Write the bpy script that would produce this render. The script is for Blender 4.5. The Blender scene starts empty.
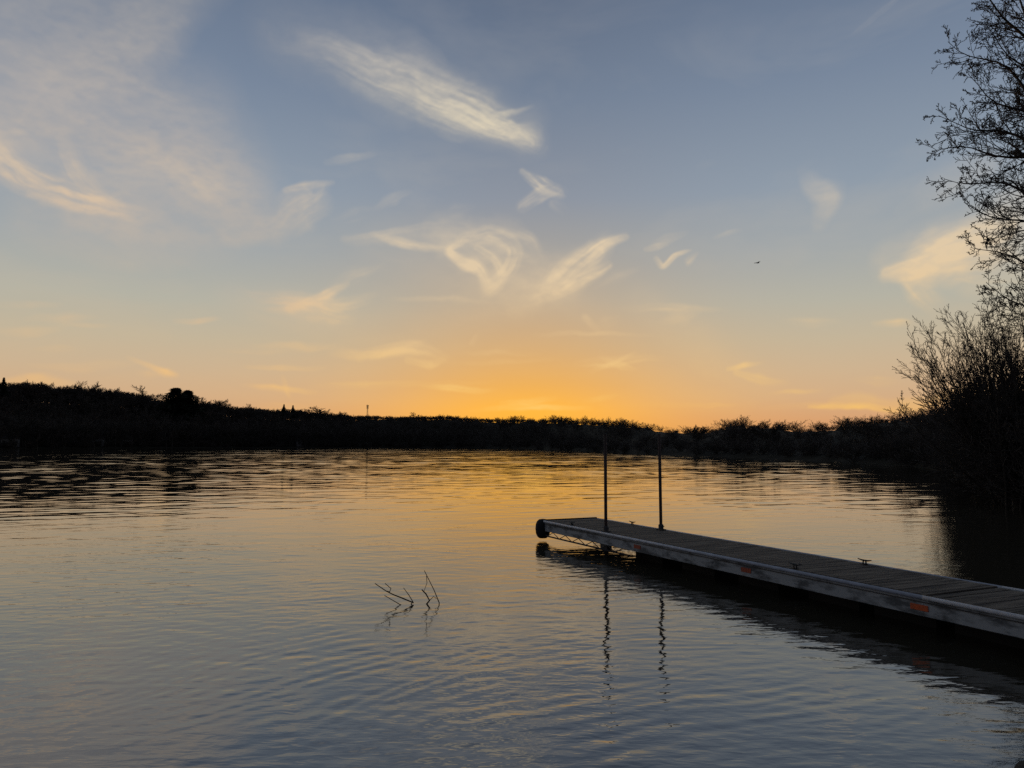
import bpy, math, random
import numpy as np
from mathutils import Vector, Matrix, Euler

S = bpy.context.scene
COL = S.collection
R = math.radians

# ------------------------------------------------------------------ camera
F = 773.0                    # focal length in pixels of a 1024 px wide picture
CX, CY = 512.0, 384.0
HORIZON = 444.0
PITCH = math.atan((HORIZON - CY) / F)
EYE = 2.3                    # metres above the lake
cam_d = bpy.data.cameras.new("camera")
cam_d.sensor_width = 36.0
cam_d.lens = 36.0 * F / 1024.0
cam_d.clip_start = 0.05
cam_d.clip_end = 12000
cam = bpy.data.objects.new("camera", cam_d)
cam.location = (0, 0, EYE)
cam.rotation_euler = (math.pi / 2 + PITCH, 0, 0)
COL.objects.link(cam)
S.camera = cam

SUN_AZ, SUN_EL = R(1.1), R(0.9)

def ray(px, py):
    x, y = (px - CX) / F, (CY - py) / F
    c, s = math.cos(PITCH), math.sin(PITCH)
    return Vector((x, c - y * s, s + y * c)).normalized()

def at_z(px, py, z=0.0):
    d = ray(px, py)
    t = (z - EYE) / d.z
    return Vector((0, 0, EYE)) + d * t

def az_el(px, py):
    d = ray(px, py)
    return math.atan2(d.x, d.y), math.asin(d.z)

def lin(c):
    return tuple(((v / 255) / 12.92 if v / 255 <= 0.04045 else ((v / 255 + 0.055) / 1.055) ** 2.4) for v in c)

# ------------------------------------------------------------------ node helper
class NT:
    def __init__(self, tree):
        self.t = tree; self.n = tree.nodes; self.l = tree.links
    def put(self, sock, v):
        if v is None: return
        if isinstance(v, bpy.types.NodeSocket): self.l.new(v, sock)
        else: sock.default_value = v
    def math(self, op, a, b=None, c=None, clamp=False):
        n = self.n.new("ShaderNodeMath"); n.operation = op; n.use_clamp = clamp
        self.put(n.inputs[0], a); self.put(n.inputs[1], b); self.put(n.inputs[2], c)
        return n.outputs[0]
    def vmath(self, op, a, b=None, scale=None):
        n = self.n.new("ShaderNodeVectorMath"); n.operation = op
        self.put(n.inputs[0], a)
        if b is not None: self.put(n.inputs[1], b)
        if scale is not None: self.put(n.inputs["Scale"], scale)
        return n.outputs[0]
    def xyz(self, v):
        n = self.n.new("ShaderNodeSeparateXYZ"); self.put(n.inputs[0], v); return n.outputs
    def comb(self, x=0.0, y=0.0, z=0.0):
        n = self.n.new("ShaderNodeCombineXYZ")
        for i, v in enumerate((x, y, z)): self.put(n.inputs[i], v)
        return n.outputs[0]
    def noise(self, vec, scale=1.0, detail=2.0, rough=0.5, dist=0.0):
        n = self.n.new("ShaderNodeTexNoise")
        self.put(n.inputs["Vector"], vec)
        n.inputs["Scale"].default_value = scale; n.inputs["Detail"].default_value = detail
        n.inputs["Roughness"].default_value = rough; n.inputs["Distortion"].default_value = dist
        return n.outputs
    def ramp(self, fac, stops, interp="LINEAR"):
        n = self.n.new("ShaderNodeValToRGB"); self.put(n.inputs[0], fac)
        cr = n.color_ramp; cr.interpolation = interp
        while len(cr.elements) > 1: cr.elements.remove(cr.elements[-1])
        for i, (p, c) in enumerate(stops):
            e = cr.elements[0] if i == 0 else cr.elements.new(p)
            e.position = p; e.color = (c[0], c[1], c[2], 1)
        return n.outputs[0]
    def maprange(self, v, a, b, c=0.0, d=1.0, smooth=False):
        n = self.n.new("ShaderNodeMapRange")
        if smooth: n.interpolation_type = "SMOOTHSTEP"
        self.put(n.inputs[0], v)
        for i, k in enumerate((a, b, c, d)): self.put(n.inputs[i + 1], k)
        return n.outputs[0]
    def mix(self, fac, a, b, blend="MIX"):
        n = self.n.new("ShaderNodeMix"); n.data_type = "RGBA"; n.blend_type = blend
        self.put(n.inputs[0], fac)
        for i, v in ((6, a), (7, b)):
            if isinstance(v, tuple): v = (v[0], v[1], v[2], 1)
            self.put(n.inputs[i], v)
        return n.outputs[2]

# ------------------------------------------------------------------ world: dusk sky with cirrus at their bearings
W = bpy.data.worlds.new("World"); S.world = W; W.use_nodes = True
W.node_tree.nodes.clear()
k = NT(W.node_tree)
tc = k.n.new("ShaderNodeTexCoord").outputs["Generated"]
dx, dy, dz = k.xyz(tc)[:3]
DEG = 57.29578
az = k.math("MULTIPLY", k.math("ARCTAN2", dx, dy), DEG)
el = k.math("MULTIPLY", k.math("ARCSINE", k.math("MAXIMUM", k.math("MINIMUM", dz, 1.0), -1.0)), DEG)
daz = k.math("ABSOLUTE", k.math("SUBTRACT", az, math.degrees(SUN_AZ)))
def E(py):                                   # elevation of a height in the picture
    return az_el(512, py)[1] * DEG
def ramp_el(stops, tail):
    st = [(max(0.0, min(1.0, (e + 5) / 95)), lin(c)) for e, c in stops]
    st += [((e + 5) / 95, lin(c)) for e, c in tail]
    st.sort(key=lambda s: s[0])
    return st
elf = k.math("DIVIDE", k.math("ADD", el, 5.0), 95.0)
zen = [(45, (88, 98, 112)), (90, (68, 77, 90))]
sunward = ramp_el([(-3, (200, 110, 40)), (E(430), (255, 178, 58)), (E(410), (255, 184, 68)), (E(385), (235, 176, 92)), (E(350), (214, 174, 122)),
                   (E(300), (188, 171, 148)), (E(250), (164, 162, 158)), (E(200), (142, 150, 162)), (E(100), (117, 131, 151)), (E(0), (99, 113, 135))], zen)
flank = ramp_el([(-3, (150, 100, 70)), (E(425), (216, 160, 114)), (E(400), (212, 175, 136)), (E(375), (206, 180, 147)), (E(345), (196, 182, 156)),
                 (E(310), (182, 180, 166)), (E(260), (163, 169, 171)), (E(200), (144, 157, 171)), (E(100), (121, 136, 157)), (E(0), (104, 119, 142))], zen)
behind = ramp_el([(-3, (40, 40, 44)), (2, (78, 76, 84)), (8, (88, 87, 95)), (18, (84, 88, 100)), (32, (80, 89, 106))], zen)
c_sun, c_fl, c_be = k.ramp(elf, sunward), k.ramp(elf, flank), k.ramp(elf, behind)
g = k.math("DIVIDE", daz, 12.0)
g = k.math("EXPONENT", k.math("MULTIPLY", k.math("MULTIPLY", g, g), -1.0))
col = k.mix(g, c_fl, c_sun)
col = k.mix(k.maprange(daz, 50, 120, 0, 1, True), col, c_be)
# physical sky underneath
sky = k.n.new("ShaderNodeTexSky"); sky.sky_type = "NISHITA"; sky.sun_disc = False
sky.sun_elevation = SUN_EL; sky.sun_rotation = SUN_AZ; sky.dust_density = 2.0; sky.altitude = 250
nish = k.vmath("SCALE", sky.outputs[0], scale=0.12)
col = k.mix(0.03, col, nish)

# cirrus: strokes with their own fibres, laid out by bearing and elevation on the sky dome
class Cirrus:
    AZ, EL = 62.0, 52.0
    def __init__(self, seed=5):
        self.nx, self.ny = int(2 * self.AZ / DEG * F), int(self.EL / DEG * F)
        self.rg = np.random.RandomState(seed)
        y, x = np.mgrid[0:self.ny, 0:self.nx].astype(np.float32)
        self.tab = [self.rg.rand(256, 256).astype(np.float32) for _ in range(4)]
        self.wx = (self.fbm(x / 46, y / 46, 4, 0) - .5) * 9
        self.wy = (self.fbm(x / 46, y / 46, 4, 1) - .5) * 9
        self.x, self.y = x, y
        self.a = np.zeros_like(x)
    def val(self, u, v, t):
        iu, iv = np.floor(u).astype(int), np.floor(v).astype(int)
        fu, fv = u - iu, v - iv
        fu, fv = fu * fu * (3 - 2 * fu), fv * fv * (3 - 2 * fv)
        T = self.tab[t]; a0, a1, b0, b1 = iu & 255, (iu + 1) & 255, iv & 255, (iv + 1) & 255
        return (T[b0, a0] * (1 - fu) + T[b0, a1] * fu) * (1 - fv) + (T[b1, a0] * (1 - fu) + T[b1, a1] * fu) * fv
    def fbm(self, u, v, n=4, t=0):
        s = 0; w = 0
        for i in range(n):
            g = .55 ** i; s = s + g * self.val(u * 2 ** i + 17.3 * i, v * 2 ** i + 9.1 * i, (t + i) % 4); w += g
        return s / w
    def pix(self, p):
        a_, e_ = az_el(*p)
        return np.array([(a_ * DEG + self.AZ) / DEG * F, e_ * F])
    def stroke(self, pts, w, d, fib=.7, fu=55., fv=5., warp=1.0, lo=.30, hi=.72):
        P = np.array([self.pix(p) for p in pts])
        t0 = np.linspace(0, 1, len(P)); tt = np.linspace(0, 1, 26)
        if len(P) > 2:                       # smooth curve through the points
            ext = np.vstack([2 * P[0] - P[1], P, 2 * P[-1] - P[-2]]); q = []
            for t in tt:
                i = min(int(t * (len(P) - 1)), len(P) - 2); f = t * (len(P) - 1) - i
                a_, b_, c_, d_ = ext[i:i + 4]
                q.append(.5 * (2 * b_ + (c_ - a_) * f + (2 * a_ - 5 * b_ + 4 * c_ - d_) * f * f + (3 * b_ - a_ - 3 * c_ + d_) * f ** 3))
            Q = np.array(q)
        else: Q = P[0] + (P[1] - P[0]) * tt[:, None]
        wm = max(w) * 2.4 + 14
        x0, y0 = np.maximum((Q.min(0) - wm).astype(int), 0); x1, y1 = (Q.max(0) + wm).astype(int)
        sl = (slice(y0, min(y1, self.ny)), slice(x0, min(x1, self.nx)))
        X = self.x[sl] + self.wx[sl] * warp; Y = self.y[sl] + self.wy[sl] * warp
        if X.size == 0: return
        best = np.full(X.shape, 1e9, np.float32); T = np.zeros_like(best); V = np.zeros_like(best)
        L = np.linalg.norm(np.diff(Q, axis=0), axis=1).sum()
        for i in range(len(Q) - 1):
            e = Q[i + 1] - Q[i]; l2 = e @ e + 1e-6
            rx, ry = X - Q[i][0], Y - Q[i][1]
            f = (rx * e[0] + ry * e[1]) / l2
            fc = np.clip(f, 0, 1); ddx, ddy = rx - fc * e[0], ry - fc * e[1]
            dd = np.hypot(ddx, ddy); m = dd < best
            best[m] = dd[m]; T[m] = ((i + fc) / (len(Q) - 1))[m]
            V[m] = (np.sign(rx * -e[1] + ry * e[0]) * dd)[m]
        Wd = np.interp(T, np.linspace(0, 1, len(w)), w); D = np.interp(T, np.linspace(0, 1, len(d)), d)
        prof = np.exp(-(V / Wd) ** 2)
        sd = self.rg.uniform(0, 200, 2)
        n = self.fbm(T * L / fu + sd[0], V / fv + sd[1] + (self.wy[sl] / 9), 5, 2)
        n2 = self.fbm(X / 26 + sd[1], Y / 26 + sd[0], 4, 1)
        f = np.clip((n - lo) / (hi - lo), 0, 1); f = f * f * (3 - 2 * f)
        body = np.clip(prof * 1.35 - (1 - n2) * .55 * (1 - prof), 0, 1)
        al = body * D * ((1 - fib) + fib * 1.35 * f)
        self.a[sl] = 1 - (1 - self.a[sl]) * (1 - np.clip(al, 0, .97))
    def veil(self, pts, w, d): self.stroke(pts, w, d, fib=.34, fu=110., fv=22., warp=1.6, lo=.2, hi=.8)
ci = Cirrus()
st, ve = ci.stroke, ci.veil
# broad grey veil at the upper left
ve([(-60, 60), (70, 25), (190, -40)], [48, 52, 40], [.45, .5, .42]); ve([(-60, 150), (40, 100), (150, 30), (190, -20)], [26, 30, 24, 20], [.45, .42, .40, .2])
ve([(60, 95), (150, 130), (215, 175), (270, 235)], [26, 40, 40, 20], [.30, .42, .42, .0]); ve([(-40, 110), (90, 150), (200, 220)], [50, 60, 40], [.22, .26, .1])
st([(75, 105), (115, 85), (170, 100), (235, 125)], [3, 5, 8, 8], [.1, .3, .25, 0], .7); st([(20, 130), (45, 95), (75, 75), (150, 45)], [8, 14, 16, 12], [.1, .28, .3, .1], .8)
# bright curl low on the veil
st([(-20, 140), (10, 170), (45, 190), (95, 203), (140, 218)], [12, 13, 12, 9, 8], [.45, .6, .65, .8, .1], .75); st([(30, 195), (70, 208), (100, 210), (118, 196)], [5, 5, 4, 4], [.3, .6, .6, .1], .6)
st([(60, 140), (72, 170), (110, 205)], [8, 12, 10], [.1, .3, .15], .8); ve([(70, 215), (120, 222), (190, 235)], [10, 14, 10], [.2, .25, 0])
# long streak above the centre
st([(275, 40), (330, 55), (400, 85), (470, 112), (535, 140)], [14, 18, 24, 22, 12], [.05, .22, .36, .55, .1], .62, 50, 4); st([(370, 78), (430, 98), (490, 122), (528, 142)], [8, 11, 12, 9], [.05, .36, .85, .3], .55, 34, 3)
st([(300, 45), (380, 66), (450, 92)], [8, 10, 8], [.1, .26, .15], .7, 50, 3); st([(480, 118), (505, 113), (535, 108)], [4, 4, 2], [.3, .6, 0], .5); st([(488, 128), (510, 132), (535, 136)], [6, 9, 8], [.3, .5, .1], .7, 22, 4)
ve([(280, 30), (400, 75), (520, 130)], [30, 38, 26], [.14, .26, .12])
# triangle below its end
st([(520, 172), (540, 186), (560, 194)], [4, 8, 6], [.3, .65, .2], .7, 30, 4); st([(522, 208), (540, 196), (556, 190)], [7, 8, 6], [.25, .55, .2], .7, 30, 4); st([(556, 205), (568, 216)], [6, 5], [.15, 0])
# the bird-like pair above the glow
st([(462, 242), (447, 252), (462, 266), (480, 274), (486, 290)], [4, 5, 6, 6, 7], [.3, .8, .85, .8, .15], .45, 40, 3.5); st([(462, 242), (490, 236), (512, 250), (508, 268), (488, 288)], [7, 9, 8, 7, 8], [.4, .45, .5, .6, .2], .75, 40, 4)
st([(475, 250), (495, 262), (500, 280), (484, 296)], [4, 5, 5, 6], [.3, .6, .6, .1], .6, 40, 3); ve([(450, 240), (500, 262), (560, 290)], [22, 32, 22], [.3, .34, .15]); st([(500, 232), (528, 240), (540, 256)], [4, 6, 6], [.1, .3, .05], .8)
st([(625, 236), (598, 246), (578, 262), (552, 288), (525, 302)], [4, 7, 11, 13, 8], [.2, .85, .75, .6, .1], .6, 50, 4); st([(606, 266), (580, 280), (552, 295)], [4, 9, 9], [.5, .6, .2], .7, 40, 4)
st([(560, 262), (548, 282), (540, 300)], [6, 9, 8], [.2, .45, .1], .8, 40, 4); ve([(600, 245), (560, 280), (515, 302)], [12, 20, 14], [.2, .34, .15])
st([(340, 240), (390, 232), (450, 224)], [2.5, 3.5, 3], [.1, .5, .0], .6); st([(370, 234), (400, 243), (448, 251)], [2.5, 4.5, 3.5], [.1, .75, .2], .5); ve([(345, 240), (400, 238), (450, 240)], [5, 8, 8], [.1, .25, .1])
# blob with a hook
st([(276, 236), (296, 214), (316, 200), (322, 188)], [12, 18, 13, 6], [.05, .38, .45, .2], .6, 40, 6); st([(285, 193), (305, 187), (332, 183)], [3.5, 4, 2], [.25, .5, .1], .5); st([(325, 165), (350, 160), (385, 152)], [3, 5, 4], [.05, .18, 0], .7)
ve([(230, 235), (270, 230), (300, 222)], [12, 16, 10], [.15, .22, .1])
# warm wisps lower down
st([(240, 297), (285, 302), (330, 312), (358, 318)], [6, 10, 12, 8], [.1, .42, .45, .0], .7); st([(288, 308), (322, 296), (345, 284)], [5, 6, 3], [.3, .65, .1], .6); st([(320, 302), (350, 300), (380, 293)], [4, 5, 3], [.3, .3, 0], .6)
st([(330, 352), (370, 355), (410, 350), (450, 360)], [5, 7, 8, 5], [.05, .45, .5, .05], .7); st([(372, 358), (400, 352), (425, 342)], [3, 4, 2], [.2, .55, .05], .6); st([(405, 362), (430, 366), (448, 358)], [4, 4, 3], [.2, .4, 0], .6)
st([(420, 385), (455, 388), (500, 391)], [2.5, 3.5, 2.5], [.05, .55, .0], .6); st([(240, 387), (280, 390), (320, 391)], [2.5, 3.5, 2.5], [.05, .5, .0], .5); st([(125, 357), (150, 365), (165, 371), (178, 376)], [2, 3, 4.5, 3], [.05, .3, .65, .0], .5)
st([(176, 322), (198, 323), (220, 320)], [2, 2.6, 2], [.1, .5, 0], .5); st([(238, 368), (280, 369), (330, 366)], [2, 3, 2], [.0, .4, 0], .5); st([(282, 378), (286, 390), (290, 400)], [2, 3, 2], [.1, .4, 0], .5)
st([(575, 364), (612, 362), (668, 359)], [3.5, 6, 3], [.1, .5, .0], .7); st([(590, 372), (615, 362), (640, 353)], [3, 3, 2], [.1, .5, .0], .5); st([(600, 357), (622, 367), (640, 374)], [3, 4, 2], [.1, .45, .0], .6)
st([(646, 250), (658, 248), (670, 246)], [3, 3.5, 2], [.2, .6, .0], .6); st([(656, 259), (663, 268), (676, 258), (690, 253)], [3, 3, 3, 2], [.2, .8, .8, .1], .4); st([(688, 264), (695, 256)], [4, 3], [.35, .1], .6)
st([(803, 172), (812, 188), (826, 200), (818, 222)], [7, 10, 14, 10], [.05, .25, .36, .1], .4, 60, 12)
# bright bank behind the right tree
st([(885, 273), (915, 268), (945, 252), (1000, 232)], [7, 15, 20, 16], [.45, .9, .8, .5], .55, 60, 6); st([(905, 278), (918, 292), (935, 310)], [8, 12, 8], [.4, .6, .1], .55); st([(920, 268), (965, 268), (1020, 268)], [14, 20, 18], [.4, .6, .4], .6, 60, 7)
ve([(890, 262), (950, 250), (1020, 215)], [18, 26, 24], [.2, .35, .25]); st([(872, 323), (895, 323), (912, 327)], [3, 4, 3], [.1, .5, .1], .5); ve([(900, 215), (940, 190), (980, 170)], [10, 16, 14], [.05, .2, .2])
st([(728, 368), (745, 365), (762, 362)], [2.5, 3, 2], [.2, .55, .05], .5); st([(735, 372), (760, 380), (790, 384)], [3, 5, 3], [.2, .25, 0], .6); st([(808, 408), (860, 409), (918, 406)], [2, 3.2, 2.5], [.2, .65, .1], .5); ve([(830, 404), (900, 404), (980, 396)], [5, 8, 6], [.1, .35, .1])
st([(470, 410), (527, 407), (590, 408)], [2.5, 3.5, 2.5], [.1, .8, .1], .5); st([(500, 404), (530, 401), (560, 396)], [2.5, 4, 2], [.1, .5, 0], .6); st([(845, 40), (870, 22), (900, -2)], [2.5, 3.5, 3], [.0, .2, .1], .4)
st([(585, 318), (597, 330)], [4, 3], [.25, .05], .5); st([(470, 345), (480, 332)], [4, 3], [.2, .05], .5); ve([(420, 330), (520, 300), (640, 320)], [18, 22, 16], [.05, .10, .0]); ve([(640, 300), (700, 350), (800, 400)], [16, 26, 14], [.05, .12, .0])
ve([(-60, 30), (60, 90), (180, 160), (290, 240)], [70, 80, 70, 30], [.12, .22, .2, .0]); ve([(120, 60), (200, 110), (260, 190)], [30, 36, 24], [.1, .2, .05]); ve([(30, 225), (130, 250), (240, 250)], [20, 22, 14], [.12, .16, .0])
rs = np.random.RandomState(8)
for i in range(26):                          # faint level streaks low over the horizon and stray wisps
    x_, y_ = rs.uniform(20, 930), rs.uniform(300, 412); l_ = rs.uniform(18, 70); q_ = rs.uniform(-8, 6)
    st([(x_ - l_, y_ + rs.uniform(-2, 3)), (x_, y_ + rs.uniform(-2, 2)), (x_ + l_, y_ + q_)], [2, rs.uniform(2.2, 5), 2], [0, rs.uniform(.12, .34), 0], .6)
for i in range(10):
    x_, y_ = rs.uniform(250, 800), rs.uniform(150, 330); l_ = rs.uniform(12, 34)
    st([(x_ - l_, y_ + l_ * .4), (x_, y_), (x_ + l_, y_ - l_ * .35)], [3, rs.uniform(4, 9), 2], [0, rs.uniform(.08, .2), 0], .75)
ve([(380, 240), (480, 270), (600, 290)], [30, 40, 26], [.05, .14, .0]); ve([(230, 300), (300, 310), (400, 330)], [16, 22, 16], [.05, .16, .0])
ve([(0, 388), (40, 384), (90, 390)], [4, 6, 4], [.2, .4, .0])
img = bpy.data.images.new("cirrus_density", ci.nx, ci.ny, alpha=False, float_buffer=True)
img.colorspace_settings.name = "Non-Color"
ci.a *= np.clip(.62 + .72 * ci.fbm(ci.x / 11 + ci.wx / 5, ci.y / 5 + ci.wy / 5, 4, 3), .5, 1.15)
px4 = np.ones((ci.ny, ci.nx, 4), np.float32); px4[..., :3] = ci.a[..., None]
edge = np.minimum(1, np.minimum(ci.x, ci.nx - 1 - ci.x) / 60) * np.minimum(1, (ci.ny - 1 - ci.y) / 40)
px4[..., :3] *= edge[..., None]
img.pixels.foreach_set(px4.ravel()); img.update(); img.pack()
ti = k.n.new("ShaderNodeTexImage"); ti.image = img; ti.extension = "CLIP"; ti.interpolation = "Cubic"
k.l.new(k.comb(k.math("DIVIDE", k.math("ADD", az, ci.AZ), 2 * ci.AZ), k.math("DIVIDE", el, ci.EL), 0.0), ti.inputs[0])
den = k.math("MINIMUM", k.xyz(ti.outputs[0])[0], 0.95)
# thin uneven veil through the whole sky
veil = k.noise(k.comb(k.math("MULTIPLY", az, 0.06), k.math("MULTIPLY", el, 0.16), 3.0), 1.0, 4.0, 0.6, 0.4)[0]
den = k.math("MAXIMUM", den, k.maprange(veil, 0.5, 0.8, 0.0, 0.12))
cc = k.ramp(elf, [((e + 5) / 95, lin(c)) for e, c in ((0, (255, 190, 80)), (E(400), (255, 205, 112)), (E(350), (236, 198, 142)), (E(280), (228, 203, 166)),
                  (E(200), (216, 201, 178)), (E(120), (218, 206, 182)), (E(30), (190, 184, 178)), (60, (120, 118, 124)))])
cc_left = k.ramp(elf, [((e + 5) / 95, lin(c)) for e, c in ((0, (240, 180, 100)), (E(370), (244, 196, 130)), (E(300), (222, 190, 156)), (E(205), (212, 192, 168)), (E(150), (178, 172, 168)), (E(20), (158, 157, 158)), (60, (110, 110, 120)))])
cc = k.mix(k.maprange(az, -20, -10, 1, 0, True), cc, cc_left)
cc = k.mix(k.maprange(daz, 50, 120, 0, 1, True), cc, tuple(lin((120, 116, 128))))
col = k.mix(den, col, cc)
col = k.vmath("SCALE", col, scale=10.0)
bg = k.n.new("ShaderNodeBackground"); bg.inputs["Strength"].default_value = 0.1
k.l.new(col, bg.inputs["Color"])
wo = k.n.new("ShaderNodeOutputWorld"); k.l.new(bg.outputs[0], wo.inputs[0])
W.cycles.sampling_method = "MANUAL"; W.cycles.sample_map_resolution = 512

sun_d = bpy.data.lights.new("sun", "SUN"); sun_d.energy = 0.5; sun_d.angle = R(0.6); sun_d.color = (1.0, 0.52, 0.22)
sun = bpy.data.objects.new("sun", sun_d); COL.objects.link(sun)
sv = Vector((math.sin(SUN_AZ) * math.cos(SUN_EL), math.cos(SUN_AZ) * math.cos(SUN_EL), math.sin(SUN_EL)))
sun.rotation_euler = sv.to_track_quat("Z", "Y").to_euler(); sun.location = (0, 0, 60)

vs = S.view_settings
S.display_settings.display_device = "sRGB"
vs.view_transform = "Standard"; vs.look = "None"; vs.exposure = 0.0; vs.gamma = 1.0; vs.use_curve_mapping = False
S.render.engine = "CYCLES"
S.cycles.max_bounces = 5; S.cycles.diffuse_bounces = 2; S.cycles.glossy_bounces = 4
S.cycles.use_denoising = False
S.cycles.sample_clamp_indirect = 4.0
S.render.film_transparent = False

# ------------------------------------------------------------------ materials
def mat(name, base, rough=0.7, spec=0.3, var=0.0, scale=6.0, second=None, metallic=0.0, bump=0.0, stretch=(1, 1, 1), lo=.35, hi=.65):
    m = bpy.data.materials.new(name); m.use_nodes = True
    q = NT(m.node_tree); b = m.node_tree.nodes["Principled BSDF"]
    b.inputs["Roughness"].default_value = rough; b.inputs["Metallic"].default_value = metallic
    b.inputs["Specular IOR Level"].default_value = spec
    b.inputs["Base Color"].default_value = (*base, 1)
    co = q.n.new("ShaderNodeTexCoord").outputs["Object"]
    if stretch != (1, 1, 1): co = q.vmath("MULTIPLY", co, stretch)
    if second is not None or var:
        n = q.noise(co, scale, 5.0, 0.62)[0]
        f = q.maprange(n, lo, hi, 0, 1)
        sec = second if second is not None else tuple(v * (1 - var) for v in base)
        q.l.new(q.mix(f, tuple(base), tuple(sec)), b.inputs["Base Color"])
    if bump:
        n2 = q.noise(co, scale * 3, 4.0, 0.6)[0]
        bn = q.n.new("ShaderNodeBump"); bn.inputs["Strength"].default_value = 1.0; bn.inputs["Distance"].default_value = bump
        q.l.new(n2, bn.inputs["Height"]); q.l.new(bn.outputs[0], b.inputs["Normal"])
    return m
M = dict(
    bark=mat("bark", (.055, .045, .036), .9, .15, .5, 9),
    bark_pale=mat("bark_pale", (.15, .13, .11), .9, .15, .5, 6, stretch=(1, 1, .2)),
    twig=mat("twig", (.085, .072, .062), .85, .2, .4, 3),
    bud=mat("bud", (.05, .04, .025), .8, .2),
    needle=mat("needle", (.022, .035, .02), .8, .2, .5, .8),
    brush=mat("brush", (.035, .03, .022), .9, .1, .5, .6),
    soil=mat("soil", (.035, .032, .024), .95, .1, .5, .15),
    sand=mat("sand", (.085, .072, .055), .9, .1, 0, 3.4, (.03, .026, .02), bump=.03, lo=.4, hi=.6),
    plank=mat("plank", (.17, .14, .11), .85, .2, 0, 4, (.055, .046, .04), bump=.002, stretch=(3, .25, 1), lo=.4, hi=.6),
    fascia=mat("fascia", (.33, .34, .345), .6, .3, 0, 4.0, (.09, .095, .10), bump=.002, stretch=(.5, 1, 1.6), lo=.46, hi=.6),
    rail=mat("rail", (.52, .54, .60), .5, .5, .3, 4),
    steel=mat("steel", (.05, .045, .045), .6, .4, .4, 14),
    rust=mat("rust", (.06, .035, .028), .7, .3, .4, 14),
    rubber=mat("rubber", (.015, .015, .016), .75, .3),
    orange=mat("orange_reflector", (.62, .09, .012), .35, .5, .35, 22),
    dull_orange=mat("dull_reflector", (.42, .075, .03), .5, .4, .4, 22),
    black=mat("black_fitting", (.02, .02, .02), .6, .4),
    siding=mat("siding", (.17, .165, .16), .7, .2, .2, 1.0),
    shingle=mat("shingle", (.06, .055, .055), .9, .1, .3, 2.0),
    window=mat("window_glass", (.03, .035, .04), .1, .5),
    feather=mat("feather", (.03, .03, .032), .8, .2),
)

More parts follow.
